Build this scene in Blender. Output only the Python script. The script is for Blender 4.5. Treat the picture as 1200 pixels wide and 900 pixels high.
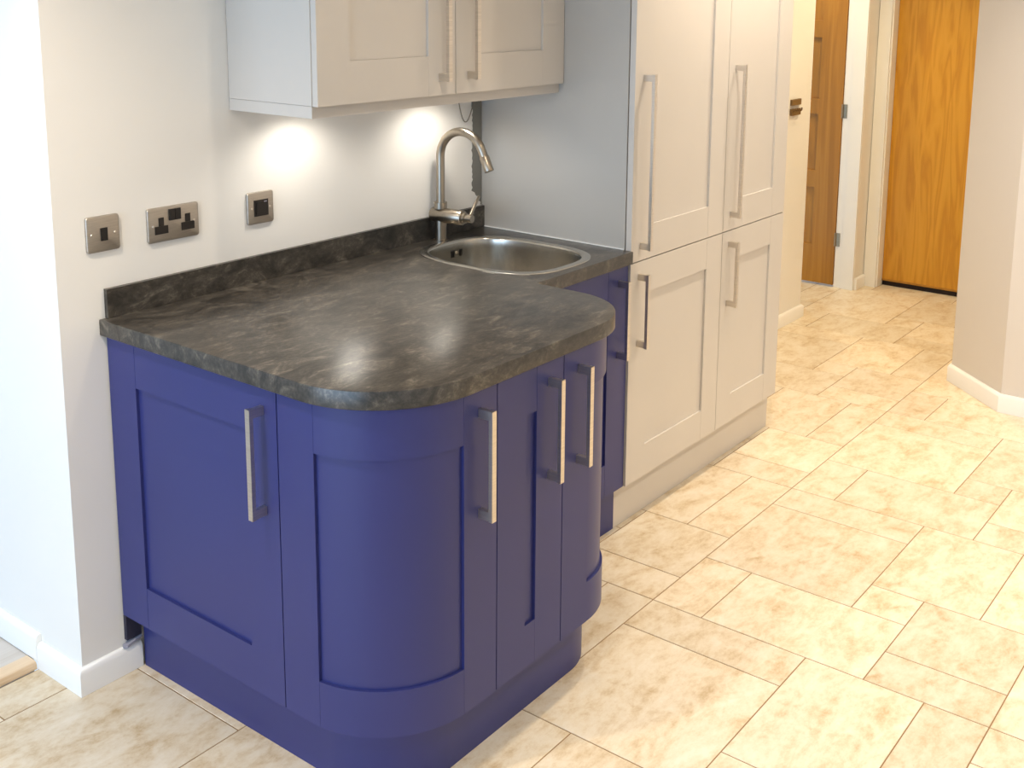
import bpy, bmesh, math, random
from mathutils import Vector, Matrix, noise

random.seed(7)
S = bpy.context.scene
COL = S.collection
for _o in list(bpy.data.objects):
    bpy.data.objects.remove(_o)

# ----------------------------------------------------------------- camera
CAM = (-1.4440, -2.3996, 1.7111)
YAW, PITCH, ROLL = 0.6370, -0.1758, 0.0117
F_PX, PPX, PPY = 1319.10, 643.41, 224.48
cam_d = bpy.data.cameras.new('camera')
cam = bpy.data.objects.new('camera', cam_d)
COL.objects.link(cam)
fw = Vector((math.cos(PITCH)*math.cos(YAW), math.cos(PITCH)*math.sin(YAW), math.sin(PITCH)))
rt = fw.cross(Vector((0, 0, 1))).normalized()
up = rt.cross(fw)
c_, s_ = math.cos(ROLL), math.sin(ROLL)
r2, u2 = c_*rt + s_*up, -s_*rt + c_*up
M = Matrix((r2, u2, -fw)).transposed().to_4x4()
M.translation = Vector(CAM)
cam.matrix_world = M
cam_d.sensor_fit = 'HORIZONTAL'
cam_d.sensor_width = 36.0
cam_d.lens = F_PX/1200*36.0
cam_d.shift_x = (600-PPX)/1200
cam_d.shift_y = (PPY-450)/1200
cam_d.clip_start = 0.05
S.camera = cam

# ------------------------------------------------- world, daylight, exposure
S.view_settings.view_transform = 'Standard'
S.view_settings.look = 'None'
S.view_settings.gamma = 1.0
S.view_settings.use_curve_mapping = False
S.view_settings.exposure = 0.12
w = bpy.data.worlds.new('daylight_sky')
S.world = w
w.use_nodes = True
w.node_tree.nodes['Background'].inputs[0].default_value = (0.72, 0.86, 1.0, 1)
w.node_tree.nodes['Background'].inputs[1].default_value = 1.0


def area_light(name, loc, rot, sx, sy, power, color):
    d = bpy.data.lights.new(name, 'AREA')
    d.shape = 'RECTANGLE'
    d.size, d.size_y = sx, sy
    d.energy = power
    d.color = color
    o = bpy.data.objects.new(name, d)
    o.location = loc
    o.rotation_euler = rot
    COL.objects.link(o)
    return o


# daylight entering through the wide glazed opening at the far left of the room
area_light('window_daylight', (-4.32, -0.6, 1.25), (0, math.radians(-90), 0), 2.1, 3.6, 112, (0.48, 0.71, 1.0))
DOWN_POWER = 60.0
DOWN_COLOR = (1.0, 0.855, 0.675)
HALL_COLOR = (1.0, 0.80, 0.48)
LED_POWER = 4.5
LED_COLOR = (1.0, 0.93, 0.82)
H_CEIL = 2.42

# ----------------------------------------------------------------- materials
MAT = {}


def srgb(r, g, b):
    def f(c):
        c /= 255.0
        return c/12.92 if c <= 0.04045 else ((c+0.055)/1.055)**2.4
    return (f(r), f(g), f(b), 1.0)


class NT:
    def __init__(self, name):
        self.m = bpy.data.materials.new(name)
        self.m.use_nodes = True
        self.t = self.m.node_tree
        self.b = self.t.nodes['Principled BSDF']
        MAT[name] = self.m

    def n(self, kind, **kw):
        nd = self.t.nodes.new(kind)
        for k, v in kw.items():
            if k.startswith('i_'):
                key = k[2:].replace('_', ' ')
                if key.isdigit():
                    nd.inputs[int(key)].default_value = v
                else:
                    nd.inputs[key].default_value = v
            else:
                setattr(nd, k, v)
        return nd

    def l(self, a, b):
        self.t.links.new(a, b)

    def set(self, **kw):
        for k, v in kw.items():
            self.b.inputs[k.replace('_', ' ')].default_value = v

    def ramp(self, fac, stops):
        r = self.n('ShaderNodeValToRGB')
        els = r.color_ramp.elements
        while len(els) < len(stops):
            els.new(0.5)
        for e, (p, c) in zip(els, stops):
            e.position = p
            e.color = c
        self.l(fac, r.inputs[0])
        return r.outputs[0]

    def coords(self, scale=(1, 1, 1), kind='Object', randomise=False):
        tc = self.n('ShaderNodeTexCoord')
        mp = self.n('ShaderNodeMapping')
        mp.inputs['Scale'].default_value = scale
        self.l(tc.outputs[kind], mp.inputs['Vector'])
        out = mp.outputs[0]
        if randomise:
            oi = self.n('ShaderNodeObjectInfo')
            mul = self.n('ShaderNodeMath', operation='MULTIPLY', i_1=57.0)
            self.l(oi.outputs['Random'], mul.inputs[0])
            cb = self.n('ShaderNodeCombineXYZ')
            self.l(mul.outputs[0], cb.inputs[0])
            mul2 = self.n('ShaderNodeMath', operation='MULTIPLY', i_1=31.0)
            self.l(oi.outputs['Random'], mul2.inputs[0])
            self.l(mul2.outputs[0], cb.inputs[1])
            ad = self.n('ShaderNodeVectorMath', operation='ADD')
            self.l(out, ad.inputs[0])
            self.l(cb.outputs[0], ad.inputs[1])
            out = ad.outputs[0]
        return out

    def bump(self, h, strength=0.1, dist=0.002):
        b = self.n('ShaderNodeBump')
        b.inputs['Strength'].default_value = strength
        b.inputs['Distance'].default_value = dist
        self.l(h, b.inputs['Height'])
        self.l(b.outputs[0], self.b.inputs['Normal'])


def paint(name, col, rough=0.5, var=0.02, bump=0.05, scale=60):
    k = NT(name)
    v = k.coords()
    ns = k.n('ShaderNodeTexNoise', i_Scale=3.0, i_Detail=4.0)
    k.l(v, ns.inputs['Vector'])
    c1 = tuple(x*(1-var) for x in col[:3])+(1,)
    c2 = tuple(min(1, x*(1+var)) for x in col[:3])+(1,)
    k.l(k.ramp(ns.outputs[0], [(0.3, c1), (0.7, c2)]), k.b.inputs['Base Color'])
    k.set(Roughness=rough)
    n2 = k.n('ShaderNodeTexNoise', i_Scale=float(scale), i_Detail=2.0)
    k.l(v, n2.inputs['Vector'])
    k.bump(n2.outputs[0], bump, 0.001)
    return k


paint('wall_paint', srgb(238, 235, 230), 0.75, 0.01, 0.04, 90)
paint('grey_wall_paint', srgb(218, 211, 203), 0.75, 0.012, 0.04, 90)
paint('white_gloss', srgb(244, 243, 240), 0.35, 0.01, 0.02, 40)
paint('ceiling_paint', srgb(240, 238, 234), 0.85, 0.01, 0.03, 60)
paint('indigo_paint', srgb(45, 50, 108), 0.38, 0.03, 0.03, 120)
paint('stone_grey_paint', srgb(203, 197, 190), 0.40, 0.015, 0.02, 120)
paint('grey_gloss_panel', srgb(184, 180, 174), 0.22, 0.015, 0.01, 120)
paint('carcass_dark', srgb(44, 42, 60), 0.7, 0.03, 0.02, 60)
paint('carcass_grey', srgb(150, 146, 140), 0.6, 0.03, 0.02, 60)
paint('black_plastic', srgb(24, 20, 20), 0.35, 0.05, 0.02, 60)
paint('bare_plaster', srgb(128, 126, 120), 0.9, 0.10, 0.25, 80)
paint('grout', srgb(142, 112, 76), 0.85, 0.06, 0.2, 150)
paint('grey_plastic', srgb(150, 150, 165), 0.5, 0.03, 0.02, 60)
paint('brass_brown', srgb(120, 92, 52), 0.45, 0.2, 0.1, 60)
paint('door_gap_dark', srgb(30, 16, 12), 0.8, 0.1, 0.05, 60)
paint('cable_grey', srgb(120, 110, 98), 0.6, 0.03, 0.02, 60)


def steel(name, col, rough, axis_scale, bump=0.08):
    k = NT(name)
    v = k.coords(axis_scale)
    ns = k.n('ShaderNodeTexNoise', i_Scale=12.0, i_Detail=3.0)
    k.l(v, ns.inputs['Vector'])
    c1 = tuple(x*0.86 for x in col[:3])+(1,)
    k.l(k.ramp(ns.outputs[0], [(0.3, c1), (0.7, col)]), k.b.inputs['Base Color'])
    k.set(Metallic=1.0, Roughness=rough)
    k.bump(ns.outputs[0], bump, 0.0006)


steel('brushed_steel', srgb(222, 214, 203), 0.30, (1, 1, 25))
steel('sink_steel', srgb(196, 192, 184), 0.24, (25, 3, 3), 0.05)
steel('tap_steel', srgb(178, 168, 154), 0.30, (30, 30, 2), 0.05)
steel('socket_steel', srgb(190, 182, 172), 0.45, (3, 3, 40), 0.05)
steel('chrome_hinge', srgb(170, 160, 140), 0.35, (8, 8, 8), 0.05)

# travertine tiles
k = NT('travertine')
v = k.coords((1, 1.6, 1), randomise=True)
n1 = k.n('ShaderNodeTexNoise', i_Scale=7.5, i_Detail=10.0, i_Roughness=0.66, i_Distortion=0.5)
k.l(v, n1.inputs['Vector'])
n2 = k.n('ShaderNodeTexNoise', i_Scale=30.0, i_Detail=9.0, i_Roughness=0.75)
k.l(v, n2.inputs['Vector'])
mx = k.n('ShaderNodeMath', operation='MULTIPLY_ADD', i_1=0.75, i_2=-0.375)
k.l(n2.outputs[0], mx.inputs[0])
ad = k.n('ShaderNodeMath', operation='ADD')
k.l(n1.outputs[0], ad.inputs[0])
k.l(mx.outputs[0], ad.inputs[1])
base = k.ramp(ad.outputs[0], [(0.24, srgb(190, 164, 126)), (0.40, srgb(212, 193, 163)), (0.52, srgb(222, 208, 184)), (0.72, srgb(230, 220, 202))])
oi = k.n('ShaderNodeObjectInfo')
hs = k.n('ShaderNodeHueSaturation')
mr = k.n('ShaderNodeMapRange')
mr.inputs['To Min'].default_value = 0.90
mr.inputs['To Max'].default_value = 1.04
k.l(oi.outputs['Random'], mr.inputs['Value'])
k.l(mr.outputs[0], hs.inputs['Value'])
k.l(base, hs.inputs['Color'])
n3 = k.n('ShaderNodeTexVoronoi', i_Scale=16.0)
k.l(v, n3.inputs['Vector'])
pit = k.ramp(n3.outputs[0], [(0.0, (0.35, 0.26, 0.16, 1)), (0.035, (1, 1, 1, 1))])
mm = k.n('ShaderNodeMix', data_type='RGBA', blend_type='MULTIPLY')
mm.inputs[0].default_value = 0.5
k.l(hs.outputs[0], mm.inputs[6])
k.l(pit, mm.inputs[7])
k.l(mm.outputs[2], k.b.inputs['Base Color'])
k.set(Roughness=0.38)
k.bump(ad.outputs[0], 0.12, 0.002)

# dark slate laminate worktop
k = NT('slate_laminate')
v = k.coords((1.6, 3.2, 2.4))
n1 = k.n('ShaderNodeTexNoise', i_Scale=7.0, i_Detail=12.0, i_Roughness=0.74, i_Distortion=0.9)
k.l(v, n1.inputs['Vector'])
n2 = k.n('ShaderNodeTexNoise', i_Scale=40.0, i_Detail=6.0, i_Roughness=0.7)
k.l(v, n2.inputs['Vector'])
mx = k.n('ShaderNodeMath', operation='MULTIPLY_ADD', i_1=0.45, i_2=-0.225)
k.l(n2.outputs[0], mx.inputs[0])
ad = k.n('ShaderNodeMath', operation='ADD')
k.l(n1.outputs[0], ad.inputs[0])
k.l(mx.outputs[0], ad.inputs[1])
k.l(k.ramp(ad.outputs[0], [(0.28, srgb(28, 26, 24)), (0.44, srgb(50, 47, 43)), (0.56, srgb(72, 67, 61)), (0.66, srgb(104, 98, 88)), (0.8, srgb(140, 133, 120))]), k.b.inputs['Base Color'])
k.set(Roughness=0.29)
k.b.inputs['Specular IOR Level'].default_value = 0.6
k.bump(n2.outputs[0], 0.25, 0.0012)


def oak(name, c0, c1, c2, grain):
    k = NT(name)
    v = k.coords(grain)
    n1 = k.n('ShaderNodeTexNoise', i_Scale=1.6, i_Detail=3.0, i_Distortion=0.5)
    k.l(v, n1.inputs['Vector'])
    ml = k.n('ShaderNodeMath', operation='MULTIPLY', i_1=9.0)
    k.l(n1.outputs[0], ml.inputs[0])
    fr = k.n('ShaderNodeMath', operation='PINGPONG', i_1=1.0)
    k.l(ml.outputs[0], fr.inputs[0])
    v2 = k.coords(tuple(g*9 if g > 1 else g*2 for g in grain))
    n2 = k.n('ShaderNodeTexNoise', i_Scale=9.0, i_Detail=5.0)
    k.l(v2, n2.inputs['Vector'])
    mx = k.n('ShaderNodeMath', operation='MULTIPLY_ADD', i_1=0.9, i_2=-0.45)
    k.l(n2.outputs[0], mx.inputs[0])
    ad = k.n('ShaderNodeMath', operation='ADD')
    k.l(fr.outputs[0], ad.inputs[0])
    k.l(mx.outputs[0], ad.inputs[1])
    k.l(k.ramp(ad.outputs[0], [(0.05, c0), (0.5, c1), (0.95, c2)]), k.b.inputs['Base Color'])
    k.set(Roughness=0.38)
    k.bump(n2.outputs[0], 0.08, 0.001)


oak('oak_flush', srgb(192, 132, 30), srgb(204, 146, 38), srgb(210, 152, 46), (1.0, 9.0, 0.8))
oak('oak_panel', srgb(158, 108, 30), srgb(170, 117, 36), srgb(178, 126, 44), (1.0, 5.0, 0.35))
oak('oak_nosing', srgb(206, 176, 140), srgb(222, 196, 164), srgb(230, 208, 178), (0.5, 3.0, 3.0))
oak('grey_laminate', srgb(176, 168, 160), srgb(196, 188, 180), srgb(208, 202, 196), (0.5, 3.0, 3.0))


def emit(name, col, strength):
    k = NT(name)
    k.set(Base_Color=col)
    k.b.inputs['Emission Color'].default_value = col
    k.b.inputs['Emission Strength'].default_value = strength


emit('lamp_glow', (1.0, 0.86, 0.62, 1), 12)
emit('led_glow', (1.0, 0.94, 0.84, 1), 14)

# ------------------------------------------------------------------ helpers


def link(name, me, mat, parent=None):
    o = bpy.data.objects.new(name, me)
    if mat and not me.materials:
        me.materials.append(MAT[mat])
    COL.objects.link(o)
    if parent is not None:
        o.parent = parent
    return o


def finish(bm, name, smooth=35):
    bmesh.ops.recalc_face_normals(bm, faces=bm.faces)
    me = bpy.data.meshes.new(name)
    bm.to_mesh(me)
    bm.free()
    if smooth:
        for p_ in me.polygons:
            p_.use_smooth = True
        me.set_sharp_from_angle(angle=math.radians(smooth))
    return me


def origin(parent):
    """world position of a parent chain made of translations only"""
    v = Vector((0, 0, 0))
    while parent is not None:
        v += Vector(parent.location)
        parent = parent.parent
    return v


def bevel_sharp(bm, off, seg=1, ang=0.6):
    if off <= 0:
        return
    es = [e for e in bm.edges if len(e.link_faces) == 2 and e.calc_face_angle(0) > ang]
    bmesh.ops.bevel(bm, geom=es, offset=off, segments=seg, affect='EDGES', profile=0.5, clamp_overlap=True)


def add_box(bm, x0, x1, y0, y1, z0, z1):
    vs = [bm.verts.new(c) for c in ((x0, y0, z0), (x1, y0, z0), (x1, y1, z0), (x0, y1, z0), (x0, y0, z1), (x1, y0, z1), (x1, y1, z1), (x0, y1, z1))]
    for f in ((0, 3, 2, 1), (4, 5, 6, 7), (0, 1, 5, 4), (1, 2, 6, 5), (2, 3, 7, 6), (3, 0, 4, 7)):
        bm.faces.new([vs[i] for i in f])
    return vs


def boxes(name, lst, mat, parent=None, bev=0.0, seg=1):
    bm = bmesh.new()
    for b in lst:
        add_box(bm, *b)
    bevel_sharp(bm, bev, seg)
    bmesh.ops.translate(bm, verts=bm.verts, vec=-origin(parent))
    return link(name, finish(bm, name), mat, parent)


def prism_bm(bm, pts, z0, z1):
    lo = [bm.verts.new((x, y, z0)) for x, y in pts]
    hi = [bm.verts.new((x, y, z1)) for x, y in pts]
    n = len(pts)
    for i in range(n):
        j = (i+1) % n
        bm.faces.new((lo[i], lo[j], hi[j], hi[i]))
    bm.faces.new(hi)
    bm.faces.new(lo[::-1])


def prism(name, pts, z0, z1, mat, parent=None, bev=0.0):
    bm = bmesh.new()
    prism_bm(bm, pts, z0, z1)
    bevel_sharp(bm, bev)
    bmesh.ops.translate(bm, verts=bm.verts, vec=-origin(parent))
    return link(name, finish(bm, name), mat, parent)


def sweep(name, line, prof, mat, parent=None, closed_ends=True):
    """sweep a vertical profile [(offset to the right of travel, z)] along a plan polyline with mitred corners"""
    bm = bmesh.new()
    rings = []
    n = len(line)
    for i, p_ in enumerate(line):
        p_ = Vector(p_)
        d0 = (p_-Vector(line[i-1])).normalized() if i > 0 else None
        d1 = (Vector(line[i+1])-p_).normalized() if i < n-1 else None
        d0 = d0 or d1
        d1 = d1 or d0
        n0, n1 = Vector((d0.y, -d0.x)), Vector((d1.y, -d1.x))
        m = (n0+n1)
        m = m/(m.dot(n0))
        rings.append([bm.verts.new((p_.x+m.x*o, p_.y+m.y*o, z)) for o, z in prof])
    k_ = len(prof)
    for a, b in zip(rings, rings[1:]):
        for i in range(k_):
            j = (i+1) % k_
            bm.faces.new((a[i], a[j], b[j], b[i]))
    bm.faces.new(rings[0])
    bm.faces.new(rings[-1][::-1])
    bmesh.ops.translate(bm, verts=bm.verts, vec=-origin(parent))
    return link(name, finish(bm, name), mat, parent)


def tube_bm(bm, pts, radii, seg=20, caps=True):
    pts = [Vector(p_) for p_ in pts]
    rings = []
    ref = None
    for i, p_ in enumerate(pts):
        d = (pts[min(i+1, len(pts)-1)]-pts[max(i-1, 0)]).normalized()
        if ref is None:
            ref = Vector((1, 0, 0)) if abs(d.x) < 0.9 else Vector((0, 1, 0))
        a = (ref-d*ref.dot(d)).normalized()
        b = d.cross(a)
        ref = a
        r = radii[i] if isinstance(radii, (list, tuple)) else radii
        rings.append([bm.verts.new(p_+(a*math.cos(t)+b*math.sin(t))*r) for t in [2*math.pi*q/seg for q in range(seg)]])
    for ra, rb in zip(rings, rings[1:]):
        for i in range(seg):
            j = (i+1) % seg
            bm.faces.new((ra[i], ra[j], rb[j], rb[i]))
    if caps:
        bm.faces.new(rings[0][::-1])
        bm.faces.new(rings[-1])


def tube(name, pts, radii, mat, parent=None, seg=20):
    bm = bmesh.new()
    tube_bm(bm, pts, radii, seg)
    bmesh.ops.translate(bm, verts=bm.verts, vec=-origin(parent))
    return link(name, finish(bm, name, 40), mat, parent)


def empty(name, loc, label=None, cat=None, group=None):
    o = bpy.data.objects.new(name, None)
    o.empty_display_size = 0.1
    o.location = loc
    COL.objects.link(o)
    tag(o, label, cat, group)
    return o


def tag(o, label=None, cat=None, group=None, kind=None):
    if label:
        o['label'] = label
    if cat:
        o['category'] = cat
    if group:
        o['group'] = group
    if kind:
        o['kind'] = kind
    return o


def struct(o, label):
    return tag(o, label, None, None, 'structure')


# plan paths: straight runs and arcs, outward is to the right of travel
class Path:
    def __init__(self, segs):
        self.segs = []
        s = 0.0
        for g in segs:
            if g[0] == 'L':
                ln = (Vector(g[2])-Vector(g[1])).length
            else:
                ln = abs(g[4]-g[3])*g[2]
            self.segs.append((s, s+ln, g))
            s += ln
        self.len = s

    def at(self, s):
        for a, b, g in self.segs:
            if s <= b+1e-9 or (a, b, g) == self.segs[-1]:
                if g[0] == 'L':
                    p0, p1 = Vector(g[1]), Vector(g[2])
                    d = (p1-p0).normalized()
                    p_ = p0+d*(s-a)
                else:
                    c, R, a0, a1 = Vector(g[1]), g[2], g[3], g[4]
                    t = a0+(a1-a0)*(s-a)/(b-a)
                    p_ = c+Vector((math.cos(t), math.sin(t)))*R
                    sg = 1 if a1 > a0 else -1
                    d = Vector((-math.sin(t), math.cos(t)))*sg
                return p_, d, Vector((d.y, -d.x))

    def samples(self, s0, s1):
        out = [s0]
        for a, b, g in self.segs:
            if g[0] == 'A':
                n = max(2, int(math.degrees(abs(g[4]-g[3]))/3.0))
                for i in range(n+1):
                    t = a+(b-a)*i/n
                    if s0+1e-5 < t < s1-1e-5:
                        out.append(t)
            else:
                for t in (a, b):
                    if s0+1e-5 < t < s1-1e-5:
                        out.append(t)
        out.append(s1)
        out = sorted(out)
        res = [out[0]]
        for t in out[1:]:
            if t-res[-1] > 1e-5:
                res.append(t)
        return res


def path_slab_bm(bm, path, s0, s1, z0, z1, o0, o1):
    """slab along a path between outward offsets o0 (inner) and o1 (outer)"""
    ss = path.samples(s0, s1)
    rings = []
    for s in ss:
        p_, d, n = path.at(s)
        q0, q1 = p_+n*o0, p_+n*o1
        rings.append([bm.verts.new(c) for c in ((q0.x, q0.y, z0), (q1.x, q1.y, z0), (q1.x, q1.y, z1), (q0.x, q0.y, z1))])
    for a, b in zip(rings, rings[1:]):
        for i in range(4):
            j = (i+1) % 4
            bm.faces.new((a[i], a[j], b[j], b[i]))
    bm.faces.new(rings[0])
    bm.faces.new(rings[-1][::-1])


def path_slab(name, path, s0, s1, z0, z1, o0, o1, mat, parent=None, bev=0.0012):
    bm = bmesh.new()
    path_slab_bm(bm, path, s0, s1, z0, z1, o0, o1)
    bevel_sharp(bm, bev)
    bmesh.ops.translate(bm, verts=bm.verts, vec=-origin(parent))
    return link(name, finish(bm, name, 30), mat, parent)


def handle(path, s, z0, z1, parent, out=0.040):
    p_, d, n = path.at(s)
    bm = bmesh.new()

    def lb(d0, d1, n0, n1, za, zb):
        vs = add_box(bm, d0, d1, n0, n1, za, zb)
        for v_ in vs:
            a, b = v_.co.x, v_.co.y
            v_.co.x = p_.x+d.x*a+n.x*b
            v_.co.y = p_.y+d.y*a+n.y*b
    lb(-0.007, 0.007, out-0.010, out, z0, z1)
    lb(-0.0055, 0.0055, 0.0002, out-0.0101, z0+0.001, z0+0.021)
    lb(-0.0055, 0.0055, 0.0002, out-0.0101, z1-0.021, z1-0.001)
    bevel_sharp(bm, 0.0012, 2)
    bmesh.ops.translate(bm, verts=bm.verts, vec=-origin(parent))
    o = link('handle', finish(bm, 'handle', 30), 'brushed_steel', parent)
    o['label'] = 'brushed steel bar handle'
    return o


def shaker_door(name, path, s0, s1, z0, z1, mat, parent, hs=None, hz=None, fw_=0.107, rail=0.107):
    g = 0.0015
    s0, s1 = s0+g, s1-g
    T, REC = 0.0195, 0.0075
    door = empty(name, (0, 0, 0))
    door.parent = parent
    path_slab('stile', path, s0, s0+fw_, z0, z1, -T, 0, mat, door)
    path_slab('stile', path, s1-fw_, s1, z0, z1, -T, 0, mat, door)
    j = 0.0002
    path_slab('top_rail', path, s0+fw_+j, s1-fw_-j, z1-rail, z1, -T, -0.0004, mat, door)
    path_slab('bottom_rail', path, s0+fw_+j, s1-fw_-j, z0, z0+rail, -T, -0.0004, mat, door)
    path_slab('panel', path, s0+fw_+j, s1-fw_-j, z0+rail+j, z1-rail-j, -T+0.001, -REC, mat, door, bev=0)
    if hs is not None:
        handle(path, hs, hz[0], hz[1], door)
    return door


# --------------------------------------------------------------- dimensions
H, TH = 0.9289, 0.040          # worktop top and thickness
T0 = 1.4185                    # face of the tall unit end panel
ZB, ZT = 0.158, 0.8845         # base door bottom / top
ZS = 0.8870                    # split between lower and upper tall doors
XC, YFD, XR = 0.0145, -0.944, 0.912
YDOOR = -0.590

# ------------------------------------------------------------------- floor
TX, TY, TM = 1.1298, -0.8827, 0.1557
floor = boxes('floor', [(-4.3, 5.3, -4.3, 0.182, -0.06, -0.0013), (4.0, 5.3, 0.182, 2.6, -0.06, -0.0013)], 'grout')
struct(floor, 'cream travertine style tiled kitchen floor with narrow joints')
CELL = [(2, 5, 0, 3), (5, 6, 0, 3), (0, 2, 0, 1), (0, 2, 1, 4), (2, 3, 3, 4), (3, 6, 3, 5), (1, 3, 4, 6), (0, 1, 4, 6), (3, 6, 5, 6)]
tile_mesh = {}


def tile(x0, x1, y0, y1):
    key = (round(x1-x0, 4), round(y1-y0, 4))
    if key not in tile_mesh:
        bm = bmesh.new()
        gx, gy = key[0]/2-0.0015, key[1]/2-0.0015
        add_box(bm, -gx, gx, -gy, gy, -0.0012, 0.0)
        es = [e for e in bm.edges if all(abs(v_.co.z) < 1e-6 for v_ in e.verts)]
        bmesh.ops.bevel(bm, geom=es, offset=0.0009, segments=1, affect='EDGES')
        me = finish(bm, 'tile', 0)
        me.materials.append(MAT['travertine'])
        tile_mesh[key] = me
    o = bpy.data.objects.new('tile', tile_mesh[key])
    o.location = ((x0+x1)/2, (y0+y1)/2, 0)
    COL.objects.link(o)
    o.parent = floor


rest = []
for a in range(-4, 6):
    for b in range(-3, 5):
        for (i0, i1, j0, j1) in CELL:
            x0, x1 = TX+(a*6+i0)*TM, TX+(a*6+i1)*TM
            y1, y0 = TY-(b*6+j0)*TM, TY-(b*6+j1)*TM
            ymax = 0.181 if x0 < 3.9 else 0.9
            y1c = min(y1, ymax)
            if y1c-y0 < 0.02 or y0 > ymax:
                continue
            if x1 > 4.97 and x0 < 4.97:
                x1 = max(4.97, x1 if x1 < 5.25 else 5.25)
            if x0 > 5.1:
                continue
            near = x0 > -1.25 and y1 > -2.3
            hidden = x0 > 3.7 and y1 < -1.0
            if near and not hidden:
                tile(x0, x1, y0, y1c)
            elif x0 > -4.2 and y0 > -4.2 and x1 < 3.4:
                rest.append((x0+0.0012, x1-0.0012, y0+0.0012, y1c-0.0012, -0.0012, 0.0))
o = boxes('tile_field', rest, 'travertine', floor)
o['kind'] = 'stuff'

wood = boxes('floor_adjoining', [(-4.3, -0.0995, 0.232, 2.6, -0.06, 0.018)], 'grey_laminate')
struct(wood, 'pale grey wood floor of the adjoining room, slightly raised')
bm = bmesh.new()
pr = [(0.184, 0.0), (0.184, 0.012), (0.188, 0.018), (0.194, 0.020), (0.231, 0.020), (0.231, 0.0)]
va = [bm.verts.new((-2.2, y, z)) for y, z in pr]
vb = [bm.verts.new((-0.1165, y, z)) for y, z in pr]
for i in range(len(pr)):
    j = (i+1) % len(pr)
    bm.faces.new((va[i], va[j], vb[j], vb[i]))
bm.faces.new(va)
bm.faces.new(vb[::-1])
o = link('threshold_strip', finish(bm, 'threshold_strip'), 'oak_nosing')
tag(o, 'pale oak threshold strip edging the grey wood floor beside the white wall', 'threshold')

# -------------------------------------------------------------------- walls
XW, XH = -0.0995, 4.088
o = prism('wall_back', [(XW, 0), (XH, 0), (XH, 0.13), (0.02, 0.13), (0.02, 2.6), (XW, 2.6)], 0.0, H_CEIL, 'wall_paint')
struct(o, 'white painted wall behind the worktop and wall units')
wall_back = o
# ragged bare strip beside the tall unit
bm = bmesh.new()
L, R = [], []
zz = 1.003
random.seed(3)
while zz < 1.432:
    base_x = 1.368
    if zz < 1.016:
        base_x = 1.412
    elif zz < 1.034:
        base_x = 1.398
    elif zz < 1.052:
        base_x = 1.385
    L.append((base_x+random.uniform(-0.004, 0.004), zz))
    R.append((1.4165, zz))
    zz += 0.009
vl = [[bm.verts.new((x, y, z)) for (x, z) in L] for y in (-0.0002, -0.0014)]
vr = [[bm.verts.new((x, y, z)) for (x, z) in R] for y in (-0.0002, -0.0014)]
for i in range(len(L)-1):
    bm.faces.new((vl[1][i], vr[1][i], vr[1][i+1], vl[1][i+1]))
    bm.faces.new((vl[0][i], vl[1][i], vl[1][i+1], vl[0][i+1]))
bm.faces.new((vl[0][0], vl[1][0], vr[1][0], vr[0][0]))
o = link('bare_plaster_strip', finish(bm, 'bare_plaster_strip', 0), 'bare_plaster', wall_back)
o['label'] = 'unpainted grey strip with ragged edge in the corner'

SK = 0.0155


def skirt_prof(z0, h):
    return [(0.0003, z0), (SK, z0), (SK, z0+h-0.014), (SK-0.003, z0+h-0.007), (SK-0.008, z0+h-0.001), (SK-0.011, z0+h), (0.0003, z0+h)]


o = sweep('baseboard_left', [(XW, 0.1835), (XW, 0.0), (0.057, 0.0)], skirt_prof(0.0003, 0.070), 'white_gloss')
struct(o, 'white skirting board around the corner at the end of the blue units')
o = sweep('baseboard_adjoining', [(XW, 2.55), (XW, 0.1845)], skirt_prof(0.0205, 0.070), 'white_gloss')
struct(o, 'white skirting board standing on the raised wood floor')
o = sweep('baseboard_hall', [(2.60, 0.0), (XH, 0.0), (XH, 0.12)], skirt_prof(0.0003, 0.066), 'white_gloss')
struct(o, 'white skirting board beyond the tall units')
bm = bmesh.new()
prism_bm(bm, [(0.010, -0.0015), (0.057, -0.0015), (0.057, -0.016), (0.014, -0.018), (0.006, -0.010)], 0.0706, 0.0765)
for v_ in bm.verts:
    v_.co.z += max(0.0, (v_.co.x-0.012))*0.25
o = link('trim_offcut', finish(bm, 'trim_offcut', 0), 'grey_plastic')
tag(o, 'thin grey offcut strip lying on the skirting beside the blue cabinet', 'strip')

# right hand wall with a chamfered corner
o = prism('wall_right', [(5.2, -0.972), (3.555, -0.972), (3.296, -1.256), (3.288, -4.2), (3.42, -4.2), (3.42, -1.32), (3.62, -1.10), (5.2, -1.10)], 0.0, H_CEIL, 'grey_wall_paint')
struct(o, 'plain grey painted wall with a chamfered corner on the right')
o = sweep('baseboard_right', [(5.0, -0.972), (3.555, -0.972), (3.296, -1.256), (3.288, -4.1)][::-1], [(-a, z) for a, z in skirt_prof(0.0003, 0.078)], 'white_gloss')
struct(o, 'white skirting board around the chamfered wall corner')

# hall end
X1, X2 = 4.80, 4.955
YA = -0.020
o = boxes('wall_hall_end', [(X1, X2+0.16, YA, 0.060, 0, H_CEIL), (X1, X1+0.13, 0.060, 0.93, 2.06, H_CEIL), (X1, X1+0.13, 0.93, 1.6, 0, H_CEIL),
                            (X2, X2+0.16, -0.075, YA-0.0001, 0, H_CEIL), (X2, X2+0.16, -0.93, -0.075, 2.06, H_CEIL), (X2, X2+0.16, -0.9715, -0.93, 0, H_CEIL)], 'wall_paint')
struct(o, 'white wall with two door openings at the end of the hall')
o = boxes('wall_hall_back', [(XH-0.1, X1+0.13, 1.6, 1.72, 0, H_CEIL)], 'wall_paint')
struct(o, 'white wall closing the hall')


def architrave(name, boxes_, label):
    o = boxes(name, boxes_, 'white_gloss', None, 0.003, 2)
    return struct(o, label)


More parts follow.
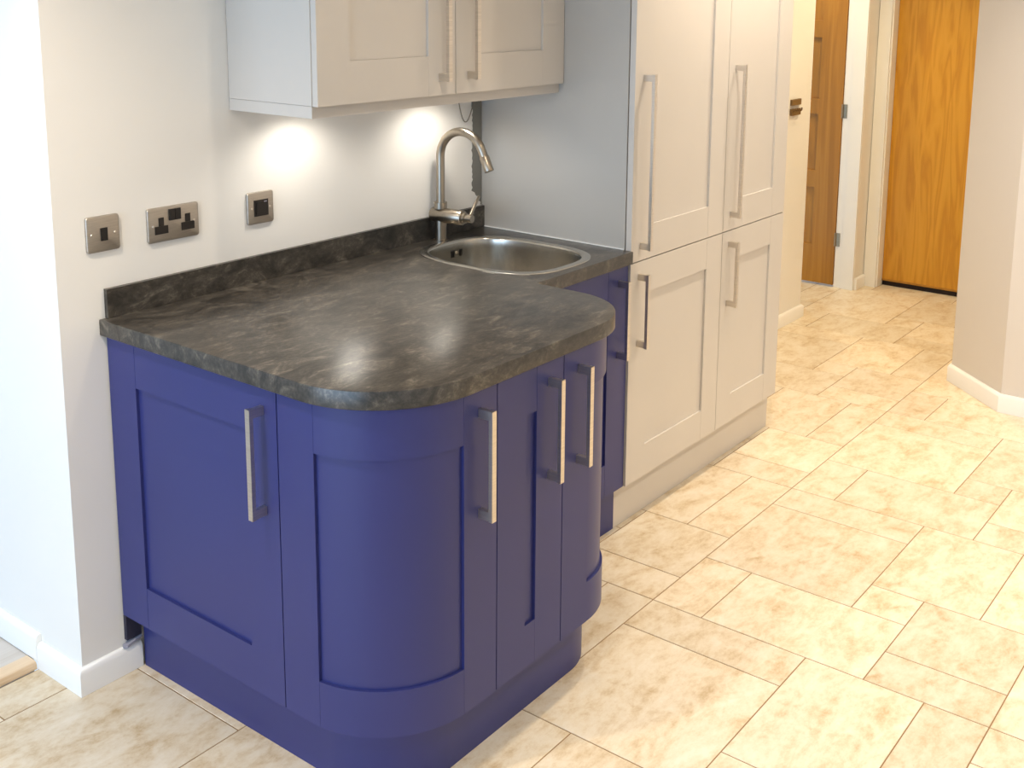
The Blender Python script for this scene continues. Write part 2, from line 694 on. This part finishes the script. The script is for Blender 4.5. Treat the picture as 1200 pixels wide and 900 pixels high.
architrave('trim_1', [(X1-0.018, X1-0.0002, -0.018, 0.058, 0.0003, 2.08), (X1-0.018, X1-0.0002, 0.0585, 0.96, 2.02, 2.08)], 'white architrave beside the panelled oak door')
architrave('trim_2', [(X1-0.006, X1+0.128, 0.0605, 0.104, 0.0003, 2.04)], 'white door lining carrying the hinges of the panelled oak door')
architrave('trim_3', [(X2-0.018, X2-0.0002, -0.096, -0.024, 0.0003, 2.08), (X2-0.018, X2-0.0002, -0.92, -0.0965, 2.03, 2.08)], 'white architrave beside the plain oak door')
architrave('trim_4', [(X2+0.0, X2+0.158, -0.1035, -0.0755, 0.0003, 2.04)], 'white lining of the plain oak door')
o = sweep('baseboard_hall_return', [(X2-0.019, YA), (X1+0.001, YA)][::-1], skirt_prof(0.0003, 0.070), 'white_gloss')
struct(o, 'short white skirting between the two oak doors')

# oak panelled door
d1 = empty('door_1', (4.79, 0.107, 0.0))
struct(d1, 'half seen oak panelled door with steel hinges at the hall end')
dx0, dx1, dy0, dy1 = 4.786, 4.826, 0.107, 0.868
boxes('stile', [(dx0, dx1, dy0, dy0+0.146, 0.012, 2.02)], 'oak_panel', d1, 0.001)
boxes('stile', [(dx0, dx1, dy1-0.146, dy1, 0.012, 2.02)], 'oak_panel', d1, 0.001)
zr = [(0.012, 0.243), (0.586, 0.688), (1.022, 1.112), (1.468, 1.566), (1.92, 2.02)]
for a, b in zr:
    boxes('rail', [(dx0+0.0004, dx1, dy0+0.1463, dy1-0.1463, a, b)], 'oak_panel', d1, 0.001)
for (a0, a), (b, b1) in zip(zr, zr[1:]):
    boxes('panel', [(dx0+0.014, dx1-0.014, dy0+0.1463, dy1-0.1463, a, b)], 'oak_panel', d1)
for z in (0.249, 1.009, 1.80):
    bm = bmesh.new()
    add_box(bm, X1-0.0095, X1-0.0072, 0.078, 0.1045, z, z+0.08)
    tube_bm(bm, [(X1-0.013, 0.1055, z), (X1-0.013, 0.1055, z+0.08)], 0.006, 10)
    bmesh.ops.translate(bm, verts=bm.verts, vec=-origin(d1))
    h = link('hinge', finish(bm, 'hinge'), 'chrome_hinge', d1)
    h['label'] = 'steel butt hinge'
# plain oak door
d2 = empty('door_2', (5.03, -0.105, 0.0))
struct(d2, 'plain flush oak door with a dark gap below')
boxes('leaf', [(5.028, 5.068, -0.872, -0.1055, 0.030, 2.03)], 'oak_flush', d2, 0.001)
boxes('bottom_lip', [(5.024, 5.0278, -0.872, -0.1055, 0.030, 0.040)], 'oak_panel', d2, 0.0006)
boxes('threshold_gap', [(5.034, 5.068, -0.872, -0.1055, 0.0005, 0.0298)], 'door_gap_dark', d2)

# unseen remainder of the room: ceiling, far wall, wall with the wide glazed opening
o = boxes('ceiling', [(-4.3, 5.3, -4.3, 2.6, H_CEIL, H_CEIL+0.1)], 'ceiling_paint')
struct(o, 'white ceiling with recessed downlights')
o = boxes('wall_front', [(-4.3, 3.42, -4.32, -4.2, 0, H_CEIL)], 'wall_paint')
struct(o, 'white wall behind the camera')
o = boxes('wall_window', [(-4.3, -4.18, -4.2, -2.6, 0.0, H_CEIL), (-4.3, -4.18, 1.4, 2.6, 0.02, H_CEIL), (-4.3, -4.18, -2.6, 1.4, 2.3, H_CEIL)], 'wall_paint')
struct(o, 'white wall around the wide glazed opening')
o = boxes('wall_adjoining', [(-4.3, 0.02, 2.6, 2.72, 0.0, H_CEIL)], 'wall_paint')
struct(o, 'white wall of the adjoining room')
win = empty('window_1', (-4.24, -0.6, 0.02))
struct(win, 'wide glazed opening with slim white frames')
for y in (-2.58, -1.27, 0.05, 1.36):
    boxes('window_frame', [(-4.27, -4.21, y-0.02, y+0.02, 0.02, 2.29)], 'white_gloss', win, 0.002)

# ------------------------------------------------------------ blue peninsula
RL, RR = 0.236, 0.205
pen = Path([('L', (XC, -0.004), (XC, YFD+RL)), ('A', (XC+RL, YFD+RL), RL, math.pi, 1.5*math.pi),
            ('L', (XC+RL, YFD), (XR-RR, YFD)), ('A', (XR-RR, YFD+RR), RR, -math.pi/2, 0),
            ('L', (XR, YFD+RR), (XR, -0.595))])
S_ARC1 = -0.004-(YFD+RL)
S_ARC1E = S_ARC1+RL*math.pi/2


def s_left(y):
    return -0.004-y


def s_front(x):
    return S_ARC1E+(x-(XC+RL))


sg1, sg2, sg3 = s_left(-0.6195), s_front(0.3455), s_front(0.590)
HZ = (0.598, 0.846)
IN = 'indigo_paint'


def carcass(root, pts, z0, z1, mat):
    o = prism('carcass', pts, z0, z1, mat, root)
    return o


t = empty('base_cabinet', (0.3, -0.31, ZB), 'flat blue base cabinet against the white wall, below the switches, with one wide door', 'cabinet', 'blue base units')
carcass(t, [(XC+0.022, -0.021), (0.56, -0.021), (0.56, -0.617), (XC+0.022, -0.617)], ZB-0.004, H-TH-0.001, 'carcass_dark')
boxes('dark_gap_block', [(0.017, 0.0585, -0.012, -0.0008, 0.0875, ZB-0.0045)], 'carcass_dark', t)  # added block; the darkness of the gap under the door is its colour
shaker_door('door', pen, 0.0, sg1, ZB, ZT, IN, t, s_left(-0.5735), HZ, 0.108)

t = empty('curved_base_cabinet', (0.2, -0.75, ZB), 'blue curved base cabinet at the near corner, with a large rounded door', 'cabinet', 'blue base units')
pts = [pen.at(s) for s in pen.samples(sg1+0.002, sg2-0.002)]
pts = [(p_.x-n.x*0.022, p_.y-n.y*0.022) for p_, d, n in pts]
carcass(t, pts+[(pts[-1][0], -0.6215)], ZB-0.004, H-TH-0.001, 'carcass_dark')
shaker_door('door', pen, sg1, sg2, ZB, ZT, IN, t, s_front(0.287), HZ, 0.108)

t = empty('narrow_base_cabinet', (0.467, -0.8, ZB), 'narrow blue base cabinet between the two curved blue cabinets', 'cabinet', 'blue base units')
carcass(t, [(0.3478, -0.6215), (0.588, -0.6215), (0.588, YFD+0.022), (0.3478, YFD+0.022)], ZB-0.004, H-TH-0.001, 'carcass_dark')
shaker_door('door', pen, sg2, sg3, ZB, ZT, IN, t, s_front(0.534), HZ, 0.1015)

t = empty('curved_base_cabinet', (0.75, -0.8, ZB), 'blue curved base cabinet at the far end of the peninsula, beside the sink unit', 'cabinet', 'blue base units')
pts = [pen.at(s) for s in pen.samples(sg3+0.002, pen.len-0.002)]
pts = [(p_.x-n.x*0.022, p_.y-n.y*0.022) for p_, d, n in pts]
carcass(t, [(pts[0][0], -0.6215)]+pts, ZB-0.004, H-TH-0.001, 'carcass_dark')
shaker_door('door', pen, sg3, pen.len, ZB, ZT, IN, t, s_front(0.650), HZ, 0.108)

snk = Path([('L', (0.93, YDOOR), (T0-0.001, YDOOR))])
t = empty('sink_base_cabinet', (1.17, -0.3, ZB), 'blue base cabinet under the sink, set back beside the grey tall cabinet', 'cabinet', 'blue base units')
boxes('carcass', [(0.566, 0.586, -0.575, -0.021, ZB-0.004, H-TH-0.001), (T0-0.022, T0-0.002, -0.568, -0.021, ZB-0.004, H-TH-0.001), (0.586, T0-0.022, -0.568, -0.021, ZB-0.004, ZB+0.012)], 'carcass_dark', t)
shaker_door('door', snk, 0.0, snk.len, ZB, ZT, IN, t, 1.366-0.93, HZ, 0.107)

# blue plinth, one continuous bent board
XP, YP_, XPR = 0.0612, -0.8954, 0.860
RPL, RPR = 0.19, 0.155
plp = Path([('L', (XP, -0.0175), (XP, YP_+RPL)), ('A', (XP+RPL, YP_+RPL), RPL, math.pi, 1.5*math.pi),
            ('L', (XP+RPL, YP_), (XPR-RPR, YP_)), ('A', (XPR-RPR, YP_+RPR), RPR, -math.pi/2, 0),
            ('L', (XPR, YP_+RPR), (XPR, -0.556))])
o = path_slab('plinth', plp, 0, plp.len, 0.0005, ZB-0.005, -0.016, 0, IN, None, 0.001)
tag(o, 'curved blue plinth running under the peninsula cabinets', 'plinth')
o = boxes('plinth', [(XPR+0.002, T0+0.002, -0.553, -0.537, 0.0005, ZB-0.005)], IN, None, 0.001)
tag(o, 'short blue plinth under the sink cabinet, beside the grey plinth', 'plinth')

# ------------------------------------------------------------------ worktop
XI, YF, YW = 0.930, -0.957, -0.6057
RWL, RWR = 0.250, 0.208


def arc(cx, cy, r, a0, a1, n):
    return [(cx+r*math.cos(a0+(a1-a0)*i/n), cy+r*math.sin(a0+(a1-a0)*i/n)) for i in range(n+1)]


outline = [(0.0, -0.0006)]
outline += arc(RWL, YF+RWL, RWL, math.pi, 1.5*math.pi, 30)
outline += arc(XI-RWR, YF+RWR, RWR, -math.pi/2, 0, 28)
outline += [(XI, YW-0.012)] + arc(XI+0.012, YW-0.012, 0.012, math.pi, math.pi/2, 5)[1:]
outline += [(T0-0.0008, YW), (T0-0.0008, -0.0006)]
SCX, SCY, SA, SB = 1.1410, -0.3230, 0.2020, 0.2520


def superell(a, b, n, e=3.0, cx=SCX, cy=SCY):
    out = []
    for i in range(n):
        t_ = 2*math.pi*i/n
        c, s = math.cos(t_), math.sin(t_)
        out.append((cx+a*math.copysign(abs(c)**(2/e), c), cy+b*math.copysign(abs(s)**(2/e), s)))
    return out


def inset(pts, d):
    n = len(pts)
    out = []
    for i in range(n):
        p0, p1, p2 = Vector(pts[i-1]), Vector(pts[i]), Vector(pts[(i+1) % n])
        d0, d1 = (p1-p0).normalized(), (p2-p1).normalized()
        n0, n1 = Vector((-d0.y, d0.x)), Vector((-d1.y, d1.x))
        m = n0+n1
        m = m/max(0.3, m.dot(n0))
        out.append((p1.x+m.x*d, p1.y+m.y*d))
    return out


bm = bmesh.new()
hole = superell(SA-0.012, SB-0.012, 72)


def loop(pts, z):
    return [bm.verts.new((x, y, z)) for x, y in pts]


def bridge(a, b):
    n = len(a)
    for i in range(n):
        j = (i+1) % n
        bm.faces.new((a[i], a[j], b[j], b[i]))


rings = [loop(inset(outline, 0.0022), H), loop(inset(outline, 0.0007), H-0.0006), loop(outline, H-0.0022), loop(outline, H-TH+0.0015), loop(inset(outline, 0.0015), H-TH)]
for a, b in zip(rings, rings[1:]):
    bridge(a, b)
ht, hb = loop(hole, H), loop(hole, H-TH)
bridge(ht, hb)
for lo_, hl in ((rings[0], ht), (rings[-1], hb)):
    es = []
    for lp in (lo_, hl):
        for i in range(len(lp)):
            es.append(bm.edges.get((lp[i], lp[(i+1) % len(lp)])))
    bmesh.ops.triangle_fill(bm, edges=es, use_beauty=True)
me = finish(bm, 'worktop', 28)
wt = link('worktop', me, 'slate_laminate')
tag(wt, 'dark slate grey laminate worktop with rounded corners over the blue cabinets', 'worktop')
o = boxes('upstand', [(0.0165, T0-0.0012, -0.0128, -0.0005, H+0.0003, H+0.0718)], 'slate_laminate', None, 0.0012, 2)
tag(o, 'dark slate upstand strip along the wall behind the worktop', 'upstand')

# --------------------------------------------------------------------- sink
sink = empty('sink', (SCX, SCY, H), 'stainless steel inset sink with rounded corners in the dark worktop', 'sink')
bm = bmesh.new()


def ring(a, b, z, e=3.0, cy=SCY):
    return [bm.verts.new((x, y, z)) for x, y in superell(a, b, 72, e, SCX, cy)]


rs = [ring(SA, SB, H+0.0003), ring(SA-0.001, SB-0.001, H+0.0026), ring(SA-0.005, SB-0.005, H+0.0036), ring(SA-0.022, SB-0.022, H+0.0030),
      ring(SA-0.0255, SB-0.0255, H+0.0012), ring(SA-0.0270, SB-0.0270, H-0.004), ring(SA-0.0280, SB-0.0280, H-0.03), ring(SA-0.0310, SB-0.0310, H-0.12),
      ring(SA-0.040, SB-0.040, H-0.142), ring(SA-0.060, SB-0.060, H-0.155), ring(SA-0.085, SB-0.085, H-0.160), ring(0.045, 0.045, H-0.164, 2.0)]
for a, b in zip(rs, rs[1:]):
    bridge(a, b)
bm.faces.new(rs[-1])
bmesh.ops.translate(bm, verts=bm.verts, vec=-origin(sink))
link('bowl', finish(bm, 'bowl', 50), 'sink_steel', sink)
bm = bmesh.new()
tube_bm(bm, [(SCX, SCY, H-0.1635), (SCX, SCY, H-0.161)], [0.042, 0.038], 24)
bmesh.ops.translate(bm, verts=bm.verts, vec=-origin(sink))
link('drain', finish(bm, 'drain'), 'tap_steel', sink)
for xx in (1.158, 1.194):
    boxes('overflow_slot', [(xx-0.0065+q, xx-0.0015+q, SCY+SB-0.0315, SCY+SB-0.0265, H-0.047, H-0.026) for q in (0.0, 0.008)], 'black_plastic', sink)
tube('overflow_screw', [(1.176, SCY+SB-0.0275, H-0.034), (1.176, SCY+SB-0.0325, H-0.034)], [0.005, 0.004], 'brushed_steel', sink, 10)

# ---------------------------------------------------------------------- tap
TXP, TYP = 1.164, -0.044
tap = empty('kitchen_tap', (TXP, TYP, H), 'brushed steel swan neck mixer tap with side lever behind the sink', 'tap')
tube('base', [(TXP, TYP, H+0.0004), (TXP, TYP, H+0.004), (TXP, TYP, H+0.0045), (TXP, TYP, H+0.066)], [0.0235, 0.0235, 0.0185, 0.0185], 'tap_steel', tap, 28)
bd0, bd1 = Vector((TXP-0.004, TYP+0.030, H+0.082)), Vector((TXP+0.008, TYP-0.088, H+0.082))
body = tube('body', [bd0, bd0.lerp(bd1, 0.02), bd1.lerp(bd0, 0.02), bd1], [0.0215, 0.0235, 0.0235, 0.0215], 'tap_steel', tap, 28)
bx = (bd1-bd0).normalized()
tube('lever_cap', [bd1+bx*0.0003, bd1+bx*0.010, bd1+bx*0.0105, bd1+bx*0.034], [0.017, 0.017, 0.0125, 0.0125], 'tap_steel', tap, 24)
lv0 = bd1+bx*0.024
tube('lever', [lv0+Vector((0.004, 0.0, 0.010)), lv0+Vector((0.036, 0.010, 0.036)), lv0+Vector((0.066, 0.018, 0.060))], [0.0058, 0.0054, 0.0048], 'tap_steel', tap, 12)
tube('collar', [(TXP, TYP, H+0.1035), (TXP, TYP, H+0.124)], 0.0205, 'tap_steel', tap, 28)
pts = [(TXP, TYP, H+0.124), (TXP, TYP, H+0.18), (TXP, TYP, H+0.235), (TXP, TYP, H+0.266)]
RS = 0.086
dirx, diry = 0.03, -0.9995
zc = H+0.270
for i in range(0, 29):
    a = math.pi-math.radians(158)*i/28
    rr = RS+RS*math.cos(a)
    pts.append((TXP+dirx*rr, TYP+diry*rr, zc+RS*0.97*math.sin(a)))
e0, e1 = Vector(pts[-2]), Vector(pts[-1])
ed = (e1-e0).normalized()
pts.append(tuple(e1+ed*0.018))
tube('spout', pts, 0.0135, 'tap_steel', tap, 24)
e2 = e1+ed*0.018
tube('nozzle', [e2+ed*0.0003, e2+ed*0.003, e2+ed*0.048, e2+ed*0.050], [0.0135, 0.0152, 0.0152, 0.0135], 'tap_steel', tap, 24)

# ------------------------------------------------------------- tall cabinets
YT = -0.597
XT1, XT2 = 2.0165, 2.5120
TTOP = 2.17
SG = 'stone_grey_paint'
tallp = Path([('L', (T0, YT), (XT2, YT))])
t = empty('tall_cabinet', (1.72, -0.3, ZB), 'wide pale grey tall cabinet next to the sink, two doors with long bar handles', 'cabinet', 'grey tall units')
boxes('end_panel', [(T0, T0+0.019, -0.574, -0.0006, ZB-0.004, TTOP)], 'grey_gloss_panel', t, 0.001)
boxes('sealant_bead', [(T0-0.0035, T0-0.0003, -0.572, -0.0135, H+0.0004, H+0.0036)], 'white_gloss', t, 0.001)
boxes('carcass', [(T0+0.0195, XT1-0.001, -0.5735, -0.0006, ZB-0.003, TTOP)], 'carcass_grey', t)
shaker_door('upper_door', tallp, 0, XT1-T0, ZS+0.0018, TTOP, SG, t, 1.474-T0, (0.925, 1.468), 0.108)
shaker_door('lower_door', tallp, 0, XT1-T0, ZB, ZS-0.0018, SG, t, 1.468-T0, (0.611, 0.849), 0.108)
t = empty('tall_cabinet', (2.26, -0.3, ZB), 'narrower pale grey tall cabinet at the hall end, two doors with bar handles', 'cabinet', 'grey tall units')
boxes('carcass', [(XT1+0.001, XT2-0.001, -0.5735, -0.0006, ZB-0.003, TTOP)], 'stone_grey_paint', t)
shaker_door('upper_door', tallp, XT1-T0, XT2-T0, ZS+0.0018, TTOP, SG, t, 2.070-T0, (0.935, 1.471), 0.108)
shaker_door('lower_door', tallp, XT1-T0, XT2-T0, ZB, ZS-0.0018, SG, t, 2.066-T0, (0.612, 0.849), 0.108)
o = boxes('plinth', [(T0+0.003, 2.538, -0.5525, -0.5365, 0.0005, ZB-0.005)], SG, None, 0.001)
tag(o, 'long pale grey plinth under the tall cabinets', 'plinth')

# ------------------------------------------------------------- wall cabinets
XU, YU, YUD = 0.4006, -0.316, -0.3346
ZU, ZPB = 1.4293, 1.3996
XUM = 0.9070
XUR = T0-0.0015
wp = Path([('L', (XU+0.0015, YUD), (XUR, YUD))])
for (a, b, lab, hx, gp) in ((XU, XUM, 'pale grey wall cabinet, left of the pair, with its side panel in view', 0.8425, 0.0), (XUM, XUR, 'pale grey wall cabinet, right of the pair, touching the tall cabinet side', 0.962, 0.0)):
    t = empty('wall_cabinet', ((a+b)/2, -0.16, ZU), lab, 'cabinet', 'grey wall units')
    boxes('carcass', [(a, b-0.0005, YU, -0.0018, ZU+0.0008, TTOP)], 'stone_grey_paint', t, 0.0006)
    pa = max(a, XU+0.0015)
    shaker_door('door', wp, pa-(XU+0.0015), b-(XU+0.0015), ZU, TTOP, SG, t, hx-(XU+0.0015), (1.468, 1.716), 0.108)
pel = boxes('light_pelmet', [(XU, XUR, YU, YU+0.018, ZPB, ZU), (XU, XU+0.018, YU+0.0181, -0.0018, ZPB, ZU)], 'stone_grey_paint', None, 0.0008)
tag(pel, 'pale grey light pelmet strip below the wall cabinets', 'pelmet')
for xx, lab in ((0.60, 'small round under cabinet light above the switches'), (1.12, 'small round under cabinet light above the tap')):
    t = empty('cabinet_light', (xx, -0.14, ZU), lab, 'light', 'under cabinet lights')
    tube('housing', [(xx, -0.14, ZU+0.0003), (xx, -0.14, ZU-0.010)], [0.034, 0.034], 'brushed_steel', t, 24)
    tube('lens', [(xx, -0.14, ZU-0.0102), (xx, -0.14, ZU-0.0118)], [0.026, 0.026], 'led_glow', t, 24)
    ld = bpy.data.lights.new('cabinet_spot', 'SPOT')
    ld.energy = LED_POWER
    ld.color = LED_COLOR
    ld.spot_size = math.radians(150)
    ld.spot_blend = 0.7
    ld.shadow_soft_size = 0.02
    lo = bpy.data.objects.new('cabinet_spot', ld)
    lo.location = (0, 0, -0.016)
    lo.parent = t
    COL.objects.link(lo)
# loose cable loop below the pelmet
pts = []
for i in range(17):
    u = i/16
    pts.append((1.285+0.095*u, -0.010, 1.395-0.105*math.sin(math.pi*u**0.8)))
o = tube('loose_cable', pts, 0.0018, 'cable_grey', None, 8)
tag(o, 'thin loose cable looping down below the wall cabinet in the corner', 'cable')

# -------------------------------------------------------- switches, sockets


def plate(t, cx, cz, w_, h_, th=0.0075):
    bm = bmesh.new()
    r = 0.006
    pts = []
    for (sx, sz, a0) in ((1, 1, 0), (-1, 1, 90), (-1, -1, 180), (1, -1, 270)):
        for i in range(5):
            a = math.radians(a0+90*i/4)
            pts.append((sx*(w_/2-r)+r*math.cos(a), sz*(h_/2-r)+r*math.sin(a)))
    rings_ = []
    for y, sc in ((-0.0004, 0.0), (-th+0.003, 0.0), (-th+0.001, 0.001), (-th, 0.003)):
        rings_.append([bm.verts.new((cx+x*(1-sc/(w_/2)), y, cz+z*(1-sc/(h_/2)))) for x, z in pts])
    for a, b in zip(rings_, rings_[1:]):
        for i in range(len(a)):
            j = (i+1) % len(a)
            bm.faces.new((a[i], a[j], b[j], b[i]))
    bm.faces.new(rings_[-1])
    bmesh.ops.translate(bm, verts=bm.verts, vec=-origin(t))
    return link('plate', finish(bm, 'plate', 25), 'socket_steel', t)


def screw(t, x, z, y=-0.0076):
    o = tube('screw', [(x, y, z), (x, y-0.0012, z)], [0.0034, 0.0026], 'brushed_steel', t, 12)
    return o


ZSW = 1.1325
t = empty('light_switch', (0.0207, 0, 1.1356), 'brushed steel light switch with one narrow black rocker, leftmost on the wall', 'switch')
plate(t, 0.0207, 1.1356, 0.086, 0.086)
boxes('rocker', [(0.0215-0.0085, 0.0215+0.0085, -0.0105, -0.0076, 1.1190, 1.1500)], 'black_plastic', t, 0.001)
screw(t, 0.0207-0.030, 1.1356)
screw(t, 0.0207+0.030, 1.1356)
t = empty('double_socket', (0.2143, 0, 1.1317), 'brushed steel double power socket with black inserts, middle of the wall plates', 'socket')
plate(t, 0.2143, 1.1317, 0.148, 0.087)
for sx in (-0.037, 0.040):
    cx = 0.2143+sx
    boxes('socket_insert', [(cx-0.0075, cx+0.0075, -0.0088, -0.0076, 1.1290, 1.1500), (cx-0.019, cx+0.019, -0.0088, -0.0076, 1.1085, 1.1288)], 'black_plastic', t, 0.0005)
for sx in (-0.0085, 0.0085):
    cx = 0.2163+sx
    boxes('rocker', [(cx-0.0078, cx+0.0078, -0.0118, -0.0076, 1.1395, 1.1680)], 'black_plastic', t, 0.001)
screw(t, 0.2143-0.059, 1.1300)
screw(t, 0.2143+0.059, 1.1300)
t = empty('fused_switch', (0.4863, 0, 1.1298), 'brushed steel switch plate with a square black insert, nearest the tap', 'switch')
plate(t, 0.4863, 1.1298, 0.087, 0.087)
boxes('switch_insert', [(0.4863-0.0235, 0.4863+0.0235, -0.0095, -0.0076, 1.1075, 1.1520)], 'black_plastic', t, 0.0008)
boxes('rocker', [(0.4863-0.018, 0.4863+0.004, -0.0118, -0.0097, 1.1125, 1.1470)], 'black_plastic', t, 0.001)
boxes('indicator', [(0.4863+0.009, 0.4863+0.018, -0.0106, -0.0097, 1.1445, 1.1475)], 'grey_plastic', t)
screw(t, 0.4863-0.030, 1.1298)
screw(t, 0.4863+0.030, 1.1298)

# small plaques and hooks on the hall wall
t = empty('key_plaque', (3.89, 0, 1.158), 'small brown rectangular plaque on the hall wall, above the hook rail', 'plaque')
boxes('plate', [(3.836, 3.944, -0.012, -0.0005, 1.158, 1.188)], 'brass_brown', t, 0.002)
t = empty('key_hook_rail', (3.89, 0, 1.107), 'small brassy hook rail on the hall wall, under the brown plaque', 'hook rail')
boxes('plate', [(3.834, 3.938, -0.014, -0.0005, 1.107, 1.140)], 'brass_brown', t, 0.002)
for i in range(4):
    x = 3.846+i*0.027
    tube('hook', [(x, -0.0143, 1.128), (x, -0.020, 1.129), (x, -0.024, 1.134), (x, -0.024, 1.144)], 0.004, 'brass_brown', t, 8)

# ---------------------------------------------------------- ceiling downlights
LAMPS = [  # x, y, share of the power, colour, what it hangs above
    (-0.74, -0.50, 1.75, DOWN_COLOR, 'floor in front of the blue flat door'),
    (0.52, -1.00, 0.42, DOWN_COLOR, 'middle of the blue peninsula'),
    (1.84, -0.92, 1.0, DOWN_COLOR, 'wide tall cabinet front'),
    (2.48, -0.92, 1.0, DOWN_COLOR, 'narrow tall cabinet front'),
    (3.70, -0.80, 0.85, HALL_COLOR, 'mouth of the hall'),
    (-0.72, -2.30, 1.0, DOWN_COLOR, 'floor left of the curved blue corner'),
    (1.45, -2.37, 1.05, DOWN_COLOR, 'tiles facing the peninsula'),
    (2.55, -2.37, 1.6, DOWN_COLOR, 'tiles facing the tall cabinets'),
    (0.85, -3.60, 0.9, DOWN_COLOR, 'back of the room, nearer the window'),
    (2.30, -3.60, 0.9, DOWN_COLOR, 'back of the room, nearer the chamfered wall'),
    (4.40, 0.35, 0.65, HALL_COLOR, 'panelled oak door'),
    (4.20, -0.35, 0.75, HALL_COLOR, 'plain oak door'),
]
for x, y, share, colr, over in LAMPS:
    t = empty('ceiling_downlight', (x, y, H_CEIL), 'round steel ceiling downlight above the '+over, 'light', 'ceiling downlights')
    tube('rim', [(x, y, H_CEIL-0.0004), (x, y, H_CEIL-0.004)], [0.044, 0.041], 'brushed_steel', t, 24)
    tube('lamp', [(x, y, H_CEIL-0.0042), (x, y, H_CEIL-0.0055)], [0.030, 0.030], 'lamp_glow', t, 20)
    ld = bpy.data.lights.new('downlight_spot', 'SPOT')
    ld.energy = DOWN_POWER*share
    ld.color = colr
    ld.spot_size = math.radians(125)
    ld.spot_blend = 0.8
    ld.shadow_soft_size = 0.028
    lo = bpy.data.objects.new('downlight_spot', ld)
    lo.location = (0, 0, -0.012)
    lo.parent = t
    COL.objects.link(lo)
